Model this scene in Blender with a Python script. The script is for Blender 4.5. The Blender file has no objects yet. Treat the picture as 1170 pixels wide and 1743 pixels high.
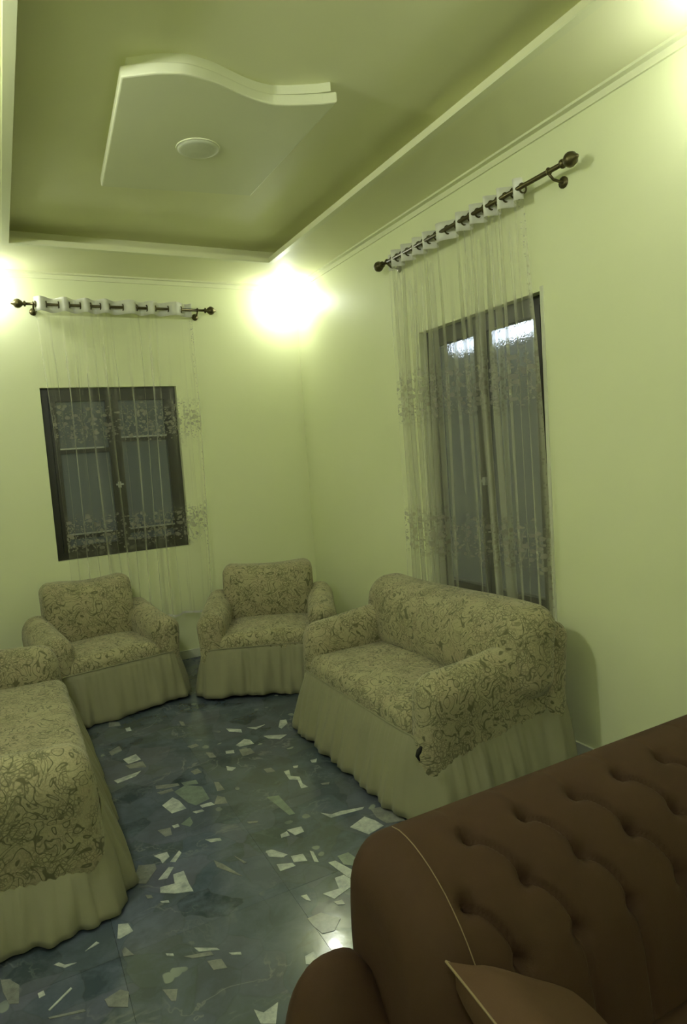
import bpy, math, random
import numpy as np
from mathutils import Vector, Matrix

scene = bpy.context.scene
col = scene.collection
random.seed(7)
rng = np.random.RandomState(11)

# ---------------------------------------------------------------- camera
def look(yaw, pitch, roll):
    f = Vector((math.sin(yaw)*math.cos(pitch), math.cos(yaw)*math.cos(pitch), math.sin(pitch)))
    r = Vector((math.cos(yaw), -math.sin(yaw), 0)); u = r.cross(f)
    r2 = math.cos(roll)*r + math.sin(roll)*u
    u2 = -math.sin(roll)*r + math.cos(roll)*u
    return r2, u2, f
cam_data = bpy.data.cameras.new('camera'); cam = bpy.data.objects.new('camera', cam_data); col.objects.link(cam)
_r, _u, _f = look(0.47567, -0.08751, -0.07014)
cam.matrix_world = Matrix(((_r.x, _u.x, -_f.x, -2.63044), (_r.y, _u.y, -_f.y, -5.78479), (_r.z, _u.z, -_f.z, 1.71373), (0, 0, 0, 1)))
cam_data.sensor_fit = 'VERTICAL'; cam_data.sensor_height = 36.0; cam_data.sensor_width = 36.0
cam_data.lens = 1119.41/1743*36.0
cam_data.clip_start = 0.05
scene.camera = cam

# ---------------------------------------------------------------- world (night) and exposure
world = bpy.data.worlds.new('night'); scene.world = world; world.use_nodes = True
world.node_tree.nodes['Background'].inputs[0].default_value = (0.030, 0.038, 0.050, 1)
world.node_tree.nodes['Background'].inputs[1].default_value = 1.0
vs = scene.view_settings
vs.view_transform = 'Standard'; vs.look = 'None'; vs.gamma = 1.0; vs.use_curve_mapping = False
vs.exposure = 0.62
BULB = 140.0            # emission of the bare soffit bulbs in the seating corner
BULB_FILL = 730.0     # emission of the unseen fill bulbs added along the left wall
BULB_COL = (0.96, 1.0, 0.90)
scene.cycles.max_bounces = 10; scene.cycles.diffuse_bounces = 6; scene.cycles.transparent_max_bounces = 24
scene.cycles.sample_clamp_indirect = 6.0

# ---------------------------------------------------------------- materials
def srgb(r, g, b):
    f = lambda c: (c/255/12.92) if c/255 <= .04045 else ((c/255+.055)/1.055)**2.4
    return (f(r), f(g), f(b), 1.0)
class NT:
    def __init__(s, name):
        s.m = bpy.data.materials.new(name); s.m.use_nodes = True
        s.t = s.m.node_tree; s.t.nodes.clear()
        s.out = s.n('ShaderNodeOutputMaterial')
    def n(s, typ, **kw):
        nd = s.t.nodes.new(typ)
        for k, v in kw.items(): setattr(nd, k, v)
        return nd
    def l(s, a, b): s.t.links.new(a, b)
    def math(s, op, a, b=None, clamp=False):
        nd = s.n('ShaderNodeMath', operation=op); nd.use_clamp = clamp
        for i, v in enumerate((a, b)):
            if v is None: continue
            if isinstance(v, (int, float)): nd.inputs[i].default_value = v
            else: s.l(v, nd.inputs[i])
        return nd.outputs[0]
    def mix(s, f, a, b):
        nd = s.n('ShaderNodeMix', data_type='RGBA')
        for i, v in ((0, f), (6, a), (7, b)):
            if isinstance(v, (int, float, tuple)): nd.inputs[i].default_value = v
            else: s.l(v, nd.inputs[i])
        return nd.outputs[2]
    def ramp(s, f, stops):
        nd = s.n('ShaderNodeValToRGB'); e = nd.color_ramp.elements
        while len(e) < len(stops): e.new(.5)
        for i, (p, c) in enumerate(stops):
            e[i].position = p; e[i].color = c if isinstance(c, tuple) else (c, c, c, 1)
        s.l(f, nd.inputs[0]); return nd.outputs[0]
    def noise(s, vec, scale, detail=3, rough=.5, dist=0):
        nd = s.n('ShaderNodeTexNoise'); nd.inputs['Scale'].default_value = scale
        nd.inputs['Detail'].default_value = detail; nd.inputs['Roughness'].default_value = rough; nd.inputs['Distortion'].default_value = dist
        if vec is not None: s.l(vec, nd.inputs['Vector'])
        return nd
    def voro(s, vec, scale, feature='F1'):
        nd = s.n('ShaderNodeTexVoronoi', feature=feature); nd.inputs['Scale'].default_value = scale
        if vec is not None: s.l(vec, nd.inputs['Vector'])
        return nd
    def obj(s): return s.n('ShaderNodeTexCoord').outputs['Object']
    def pos(s): return s.n('ShaderNodeNewGeometry').outputs['Position']
    def principled(s, color, rough=.6, metal=0, **kw):
        p = s.n('ShaderNodeBsdfPrincipled')
        if isinstance(color, tuple): p.inputs['Base Color'].default_value = color
        else: s.l(color, p.inputs['Base Color'])
        if isinstance(rough, (int, float)): p.inputs['Roughness'].default_value = rough
        else: s.l(rough, p.inputs['Roughness'])
        p.inputs['Metallic'].default_value = metal
        for k, v in kw.items(): p.inputs[k.replace('_', ' ')].default_value = v
        s.l(p.outputs[0], s.out.inputs[0]); return p
    def bump(s, p, h, strength=.3, dist=.01):
        b = s.n('ShaderNodeBump'); b.inputs['Strength'].default_value = strength; b.inputs['Distance'].default_value = dist
        s.l(h, b.inputs['Height']); s.l(b.outputs[0], p.inputs['Normal'])

def paint_mat(name, c1, c2, rough=.55):
    t = NT(name); v = t.pos()
    n1 = t.noise(v, 1.3, 3); n2 = t.noise(v, 60, 2)
    c = t.mix(t.ramp(n1.outputs[0], [(.35, 0.0), (.7, 1.0)]), c1, c2)
    p = t.principled(c, rough); t.bump(p, n2.outputs[0], .08, .002)
    return t.m
def plain(name, c, rough=.5, metal=0, nscale=30, var=.85):
    t = NT(name); v = t.obj(); n = t.noise(v, nscale, 2)
    d = (c[0]*var, c[1]*var, c[2]*var, 1)
    t.principled(t.mix(n.outputs[0], d, c), rough, metal); return t.m

M = {}
M['wall'] = paint_mat('wall_paint', (0.715, 0.750, 0.475, 1), (0.745, 0.775, 0.505, 1), .5)
M['ceil'] = paint_mat('ceiling_paint', (0.74, 0.75, 0.485, 1), (0.77, 0.78, 0.51, 1), .6)
M['panel'] = paint_mat('panel_paint', (0.68, 0.70, 0.49, 1), (0.71, 0.73, 0.52, 1), .55)
M['trim'] = paint_mat('trim_paint', (0.71, 0.73, 0.48, 1), (0.74, 0.76, 0.52, 1), .5)
M['skirting'] = plain('skirting_white', (0.66, 0.68, 0.56, 1), .35)
M['casing'] = plain('casing_white', (0.66, 0.68, 0.52, 1), .4)
M['frame'] = plain('window_frame_dark', (0.014, 0.013, 0.008, 1), .35)
M['rail'] = plain('rail_aluminium', (0.42, 0.43, 0.42, 1), .3, .6)
M['brass'] = plain('antique_brass', (0.10, 0.085, 0.035, 1), .38, .75)
M['plastic'] = plain('white_plastic', (0.72, 0.74, 0.66, 1), .35)
M['dome'] = plain('lamp_dome_unlit', (0.62, 0.65, 0.49, 1), .6)
M['outer'] = plain('exterior_plaster', (0.16, 0.19, 0.21, 1), .8)
M['wood_leg'] = plain('dark_wood_leg', (0.03, 0.018, 0.010, 1), .4)
M['dark_matte'] = plain('matte_black', (0.008, 0.008, 0.006, 1), .8)

def emit(name, c, s):
    t = NT(name); e = t.n('ShaderNodeEmission'); e.inputs[0].default_value = (*c, 1); e.inputs[1].default_value = s
    t.l(e.outputs[0], t.out.inputs[0]); return t.m
M['bulb'] = emit('lit_bulb', BULB_COL, BULB)
M['bulb_fill'] = emit('lit_fill_bulb', BULB_COL, BULB_FILL)
M['tube'] = emit('lit_tube', (0.72, 0.82, 1.0), 4.0)

def glass_mat():
    t = NT('patterned_glass'); v = t.obj()
    n = t.voro(v, 90); n2 = t.noise(v, 40, 2)
    h = t.math('ADD', n.outputs['Distance'], n2.outputs[0])
    p = t.principled((0.70, 0.74, 0.74, 1), .06, 0, Transmission_Weight=.82, IOR=1.3)
    t.bump(p, h, .12, .004); return t.m
M['glass'] = glass_mat()
def pane_mat():
    t = NT('clear_glass'); v = t.obj(); n = t.noise(v, 6, 2)
    p = t.principled((0.62, 0.68, 0.72, 1), .06, 0, Transmission_Weight=.85, IOR=1.3)
    t.bump(p, n.outputs[0], .03, .01); return t.m
M['clear'] = pane_mat()

def damask():
    t = NT('damask_slipcover'); v = t.obj()
    dn = t.noise(v, 7, 2); 
    vm = t.n('ShaderNodeVectorMath', operation='MULTIPLY_ADD'); t.l(dn.outputs['Color'], vm.inputs[0]); vm.inputs[1].default_value = (.10, .10, .10); t.l(v, vm.inputs[2])
    w = vm.outputs[0]
    def scroll(scale, k, dist, lo, hi):
        n = t.noise(v, scale, 1, .4, dist).outputs[0]
        return t.ramp(t.math('ABSOLUTE', t.math('SUBTRACT', t.math('FRACT', t.math('MULTIPLY', n, k)), .5)), [(lo, 1.0), (hi, 0.0)])
    vine = scroll(8.5, 6.0, 1.6, .05, .13)
    leaf = scroll(19.0, 5.0, .9, .06, .17)
    big = t.ramp(t.noise(v, 6, 2, .5, .8).outputs[0], [(.42, .15), (.58, 1.0)])
    hatch = t.math('MULTIPLY', t.ramp(t.voro(w, 62, 'DISTANCE_TO_EDGE').outputs['Distance'], [(.03, 1.0), (.16, 0.0)]), t.ramp(t.noise(v, 10, 2).outputs[0], [(.46, 0.1), (.58, .85)]))
    dark = t.math('MAXIMUM', t.math('MAXIMUM', t.math('MULTIPLY', vine, .9), t.math('MULTIPLY', t.math('MULTIPLY', leaf, big), .75)), t.math('MULTIPLY', hatch, .8))
    weave = t.noise(v, 260, 2)
    tint = t.mix(t.ramp(t.voro(w, 12.5).outputs['Color'], [(.45, 0.0), (.8, 1.0)]), (0.37, 0.335, 0.200, 1), (0.38, 0.32, 0.205, 1))
    base = t.mix(t.ramp(weave.outputs[0], [(.35, 0.0), (.65, 1.0)]), (0.30, 0.275, 0.155, 1), tint)
    c = t.mix(dark, base, (0.085, 0.085, 0.034, 1))
    p = t.principled(c, .85, 0, Sheen_Weight=.15)
    t.bump(p, t.math('ADD', t.noise(v, 45, 3).outputs[0], t.math('MULTIPLY', dark, -.5)), .45, .006)
    return t.m
M['damask'] = damask()
def plain_cloth():
    t = NT('plain_skirt_cloth'); v = t.obj()
    n = t.noise(v, 5, 3); w = t.noise(v, 300, 1)
    c = t.mix(n.outputs[0], (0.20, 0.195, 0.115, 1), (0.255, 0.245, 0.15, 1))
    p = t.principled(c, .8, 0, Sheen_Weight=.1); t.bump(p, w.outputs[0], .15, .002); return t.m
M['skirt'] = plain_cloth()
def velvet(name, a, b, sheen=.35):
    t = NT(name); v = t.obj(); n = t.noise(v, 9, 4, .6); f = t.noise(v, 400, 1)
    p = t.principled(t.mix(n.outputs[0], a, b), .75, 0, Sheen_Weight=sheen*.25, Sheen_Roughness=.4)
    p.inputs['Specular IOR Level'].default_value = .12
    p.inputs['Sheen Tint'].default_value = (b[0]*1.8, b[1]*1.8, b[2]*1.8, 1)
    t.bump(p, f.outputs[0], .2, .002); return t.m
M['velvet'] = velvet('dusty_brown_velvet', (0.040, 0.022, 0.0125, 1), (0.060, 0.033, 0.019, 1))
M['velvet_dk'] = velvet('button_velvet', (0.02, 0.010, 0.006, 1), (0.028, 0.014, 0.008, 1), .05)
M['pillow'] = velvet('pillow_velvet', (0.066, 0.037, 0.020, 1), (0.084, 0.048, 0.027, 1))
M['piping'] = plain('pale_piping', (0.22, 0.16, 0.08, 1), .5)

def marble(name, kind):
    t = NT(name); v = t.pos()
    oi = t.n('ShaderNodeObjectInfo').outputs['Random']
    dn = t.noise(v, 4, 3)
    vm = t.n('ShaderNodeVectorMath', operation='MULTIPLY_ADD'); t.l(dn.outputs['Color'], vm.inputs[0]); vm.inputs[1].default_value = (.16, .16, 0); t.l(v, vm.inputs[2])
    w = vm.outputs[0]
    cell = t.voro(w, 5.5); edge = t.voro(w, 5.5, 'DISTANCE_TO_EDGE')
    cl = t.ramp(cell.outputs['Color'], [(0.05, (0.018, 0.030, 0.040, 1)), (.35, (0.056, 0.077, 0.110, 1)), (.6, (0.086, 0.092, 0.130, 1)), (.85, (0.050, 0.068, 0.074, 1)), (1.0, (0.15, 0.165, 0.19, 1))])
    soft = t.noise(w, 6, 6, .65)
    cl = t.mix(t.ramp(soft.outputs[0], [(.42, .0), (.66, .8)]), cl, (0.113, 0.134, 0.190, 1))
    cl = t.mix(t.math('MULTIPLY', oi, .45), cl, (0.045, 0.060, 0.055, 1))
    ve = t.noise(v, 4, 4, .6, .7)
    vein = t.ramp(t.math('ABSOLUTE', t.math('SUBTRACT', ve.outputs[0], .5)), [(.0, .45), (.022, 0.0)])
    cl = t.mix(t.math('MULTIPLY', vein, t.ramp(t.noise(v, 3, 2).outputs[0], [(.50, 0.0), (.68, 1.0)])), cl, (0.24, 0.26, 0.26, 1))
    cl = t.mix(t.ramp(edge.outputs['Distance'], [(.0, .22), (.03, 0.0)]), cl, (0.04, 0.05, 0.046, 1))
    # sparse small pale fragments
    sp = t.voro(w, 17); spm = t.math('MULTIPLY', t.ramp(sp.outputs['Color'], [(.80, 0.0), (.82, 1.0)]), t.ramp(sp.outputs['Distance'], [(.30, 1.0), (.36, 0.0)]))
    cl = t.mix(t.math('MULTIPLY', spm, t.ramp(t.noise(v, 2.4, 2).outputs[0], [(.47, 0.0), (.60, .7)])), cl, (0.26, 0.29, 0.26, 1))
    rg = t.ramp(t.noise(v, 22, 4).outputs[0], [(.3, .07), (.8, .17)])
    p = t.principled(cl, rg); p.inputs['Specular IOR Level'].default_value = .5
    t.bump(p, t.noise(v, 14, 3).outputs[0], .05, .01)
    return t.m
M['tile'] = marble('dark_marble_tile', 0)
def chip_mat(name, a, b):
    t = NT(name); v = t.pos(); n = t.noise(v, 16, 6, .7)
    c = t.mix(t.ramp(n.outputs[0], [(.35, 0.0), (.65, 1.0)]), a, b)
    t.principled(c, .2); return t.m
M['w'] = chip_mat('white_marble_chip', (0.48, 0.50, 0.48, 1), (0.22, 0.25, 0.26, 1))
M['g'] = chip_mat('green_marble_chip', (0.185, 0.225, 0.195, 1), (0.12, 0.15, 0.14, 1))
M['p'] = chip_mat('grey_marble_chip', (0.22, 0.225, 0.22, 1), (0.12, 0.13, 0.13, 1))
M['grout'] = plain('grout', (0.10, 0.12, 0.125, 1), .8)

def sheer_mat(zb, uend, base=.08):
    # zb: heights of the embroidered bands; the uv map holds cloth metres (u) and height (v)
    t = NT('sheer_tulle'); uvn = t.n('ShaderNodeUVMap'); uvn.uv_map = 'cloth'
    uv = uvn.outputs[0]; sx = t.n('ShaderNodeSeparateXYZ'); t.l(uv, sx.inputs[0]); u, v = sx.outputs[0], sx.outputs[1]
    st = t.n('ShaderNodeCombineXYZ'); t.l(t.math('MULTIPLY', u, 1.0), st.inputs[0]); t.l(t.math('MULTIPLY', v, .02), st.inputs[1])
    stripes = t.ramp(t.noise(st.outputs[0], 16, 4, .8).outputs[0], [(.55, 0.0), (.66, 1.0)])
    fac = t.math('MULTIPLY_ADD', stripes, .16); fac.node.inputs[2].default_value = base
    ga = t.n('ShaderNodeAttribute'); ga.attribute_name = 'gather'
    fac = t.math('ADD', fac, t.math('MULTIPLY', ga.outputs['Fac'], .38))
    emb = None
    w = t.noise(uv, 9, 2)
    flow = t.voro(uv, 24); sprig = t.voro(uv, 58)
    leaf = t.math('MAXIMUM', t.ramp(flow.outputs['Distance'], [(.30, 1.0), (.42, 0.0)]), t.ramp(sprig.outputs['Distance'], [(.28, .9), (.40, 0.0)]))
    stem = t.ramp(t.math('ABSOLUTE', t.math('SINE', t.math('ADD', t.math('MULTIPLY', u, 34), t.math('MULTIPLY', w.outputs[0], 3)))), [(.0, 1.0), (.30, 0.0)])
    pat = t.math('MAXIMUM', leaf, t.math('MULTIPLY', stem, .8))
    for z0, hw in zb:
        d = t.math('ABSOLUTE', t.math('SUBTRACT', v, z0))
        d = t.math('ADD', d, t.math('MULTIPLY', t.math('SUBTRACT', t.noise(uv, 11, 2).outputs[0], .5), .16))
        band = t.ramp(t.math('DIVIDE', d, hw), [(.45, 1.0), (1.0, 0.0)])
        b = t.math('MULTIPLY', band, pat)
        emb = b if emb is None else t.math('MAXIMUM', emb, b)
    dist = t.math('ABSOLUTE', t.math('SUBTRACT', u, uend))
    bead = t.math('MULTIPLY', t.ramp(t.math('DIVIDE', dist, .05), [(.5, 1.0), (.9, 0.0)]), t.ramp(t.voro(uv, 55).outputs['Distance'], [(.25, 1.0), (.4, 0.1)]))
    emb = t.math('MAXIMUM', emb, t.math('MULTIPLY', bead, .8))
    fac = t.math('MAXIMUM', fac, t.math('MULTIPLY', emb, .62), True)
    tr = t.n('ShaderNodeBsdfTransparent'); tr.inputs[0].default_value = (1, 1, 1, 1)
    df = t.n('ShaderNodeBsdfDiffuse'); t.l(t.mix(emb, (0.78, 0.78, 0.62, 1), (0.40, 0.38, 0.32, 1)), df.inputs[0])
    tl = t.n('ShaderNodeBsdfTranslucent'); tl.inputs[0].default_value = (0.6, 0.6, 0.48, 1)
    m1 = t.n('ShaderNodeMixShader'); m1.inputs[0].default_value = .35; t.l(df.outputs[0], m1.inputs[1]); t.l(tl.outputs[0], m1.inputs[2])
    m2 = t.n('ShaderNodeMixShader'); t.l(fac, m2.inputs[0]); t.l(tr.outputs[0], m2.inputs[1]); t.l(m1.outputs[0], m2.inputs[2])
    t.l(m2.outputs[0], t.out.inputs[0]); return t.m
M['header'] = plain('white_header_tape', (0.74, 0.74, 0.66, 1), .8)

# ---------------------------------------------------------------- helpers
def mk(name, V, F, mat, parent=None, smooth=False, uv=None, gather=None):
    me = bpy.data.meshes.new(name); me.from_pydata([tuple(map(float, v)) for v in V], [], F); me.update()
    if uv is not None:
        lay = me.uv_layers.new(name='cloth'); idx = np.empty(len(me.loops), dtype=np.int32); me.loops.foreach_get('vertex_index', idx)
        lay.data.foreach_set('uv', np.asarray(uv, dtype=np.float32)[idx].ravel())
    if gather is not None:
        at = me.attributes.new('gather', 'FLOAT', 'POINT'); at.data.foreach_set('value', np.asarray(gather, dtype=np.float32))
    if smooth: me.polygons.foreach_set('use_smooth', [True]*len(me.polygons))
    me.materials.append(mat)
    o = bpy.data.objects.new(name, me); col.objects.link(o)
    if parent: o.parent = parent
    return o
def empty(name, loc=(0, 0, 0), rz=0):
    o = bpy.data.objects.new(name, None); col.objects.link(o); o.location = loc; o.rotation_euler = (0, 0, rz); o.empty_display_size = .1
    return o
def tag(o, label, cat, group=None):
    o['label'] = label; o['category'] = cat
    if group: o['group'] = group
    return o
def struct(o, label=None):
    o['kind'] = 'structure'
    if label: o['label'] = label
    return o
class MB:
    def __init__(s): s.V = []; s.F = []
    def add(s, V, F):
        b = len(s.V); s.V += [tuple(v) for v in V]; s.F += [tuple(i+b for i in f) for f in F]; return s
    def box(s, x0, x1, y0, y1, z0, z1):
        V = [(x, y, z) for z in (z0, z1) for y in (y0, y1) for x in (x0, x1)]
        return s.add(V, [(0, 2, 3, 1), (4, 5, 7, 6), (0, 1, 5, 4), (2, 6, 7, 3), (0, 4, 6, 2), (1, 3, 7, 5)])
    def tube(s, pts, r, n=8, caps=True):
        pts = [Vector(p) for p in pts]; rr = r if isinstance(r, (list, tuple)) else [r]*len(pts)
        V = []; F = []; prev = None
        for i, p in enumerate(pts):
            d = (pts[min(i+1, len(pts)-1)]-pts[max(i-1, 0)]).normalized()
            a = d.orthogonal().normalized() if prev is None else (prev-d*prev.dot(d)).normalized()
            prev = a; b = d.cross(a)
            for k in range(n):
                q = 2*math.pi*k/n; V.append(tuple(p+(a*math.cos(q)+b*math.sin(q))*rr[i]))
        for i in range(len(pts)-1):
            for k in range(n): F.append((i*n+k, i*n+(k+1) % n, (i+1)*n+(k+1) % n, (i+1)*n+k))
        if caps: F.append(tuple(range(n-1, -1, -1))); F.append(tuple(range((len(pts)-1)*n, len(pts)*n)))
        return s.add(V, F)
    def lathe(s, prof, c, axis='z', n=16):
        V = []; F = []
        for r, h in prof:
            for k in range(n):
                q = 2*math.pi*k/n; a, b = r*math.cos(q), r*math.sin(q)
                V.append({'z': (c[0]+a, c[1]+b, c[2]+h), 'x': (c[0]+h, c[1]+a, c[2]+b), 'y': (c[0]+a, c[1]+h, c[2]+b)}[axis])
        for i in range(len(prof)-1):
            for k in range(n): F.append((i*n+k, i*n+(k+1) % n, (i+1)*n+(k+1) % n, (i+1)*n+k))
        F.append(tuple(range(n))); F.append(tuple(range((len(prof)-1)*n, len(prof)*n)))
        return s.add(V, F)
    def prism(s, poly, z0, z1):
        n = len(poly); V = [(x, y, z0) for x, y in poly]+[(x, y, z1) for x, y in poly]
        F = [tuple(range(n-1, -1, -1)), tuple(range(n, 2*n))]+[(i, (i+1) % n, n+(i+1) % n, n+i) for i in range(n)]
        return s.add(V, F)
    def torus(s, c, R, r, axis='x', n=14, m=6):
        V = []; F = []
        for i in range(n):
            a = 2*math.pi*i/n
            for k in range(m):
                b = 2*math.pi*k/m; rad = R+r*math.cos(b); p, q, w = rad*math.cos(a), rad*math.sin(a), r*math.sin(b)
                V.append({'x': (c[0]+w, c[1]+p, c[2]+q), 'y': (c[0]+p, c[1]+w, c[2]+q), 'z': (c[0]+p, c[1]+q, c[2]+w)}[axis])
        for i in range(n):
            for k in range(m): F.append((i*m+k, ((i+1) % n)*m+k, ((i+1) % n)*m+(k+1) % m, i*m+(k+1) % m))
        return s.add(V, F)
    def build(s, name, mat, parent=None, smooth=False): return mk(name, s.V, s.F, mat, parent, smooth)
def grid_faces(nu, nv, off=0):
    return [(off+i*nv+j, off+(i+1)*nv+j, off+(i+1)*nv+j+1, off+i*nv+j+1) for i in range(nu-1) for j in range(nv-1)]
def fnoise(P, seed, scale):
    # smooth pseudo noise from a few random plane waves
    r = np.random.RandomState(seed); out = np.zeros(len(P))
    for k in range(7):
        d = r.normal(size=3); d /= np.linalg.norm(d); out += np.sin(P@d*scale*r.uniform(.6, 1.7)+r.uniform(0, 6.28))
    return out/7
def rbox(x0, x1, y0, y1, z0, z1, r, step=.05, deform=None):
    lo = np.array([x0, y0, z0], float); hi = np.array([x1, y1, z1], float); c = (lo+hi)/2; h = (hi-lo)/2; r = min(r, h.min()*.999)
    ax = []
    for i in range(3):
        inner = max(h[i]-r, 1e-4); k = max(2, int(2*inner/step)+1)
        e = h[i]-r+r*np.tan(np.linspace(0, math.pi/4, 5)[1:])
        ax.append(np.concatenate([-e[::-1], np.linspace(-inner, inner, k), e]))
    V = []; F = []; idx = {}
    def vid(p):
        k = tuple(np.round(p, 6))
        if k not in idx: idx[k] = len(V); V.append(p)
        return idx[k]
    for a in range(3):
        b, d = (a+1) % 3, (a+2) % 3
        for sgn in (-1, 1):
            G = []
            for u in ax[b]:
                row = []
                for v in ax[d]:
                    p = np.zeros(3); p[a] = sgn*h[a]; p[b] = u; p[d] = v; row.append(vid(p))
                G.append(row)
            for i in range(len(ax[b])-1):
                for j in range(len(ax[d])-1):
                    f = (G[i][j], G[i+1][j], G[i+1][j+1], G[i][j+1]); F.append(f if sgn > 0 else f[::-1])
    P = np.array(V); q = np.clip(P, -(h-r), h-r); dd = P-q; L = np.linalg.norm(dd, axis=1, keepdims=True); P = q+r*dd/np.maximum(L, 1e-9)+c
    if deform is not None: P = deform(P)
    return P, F
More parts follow.
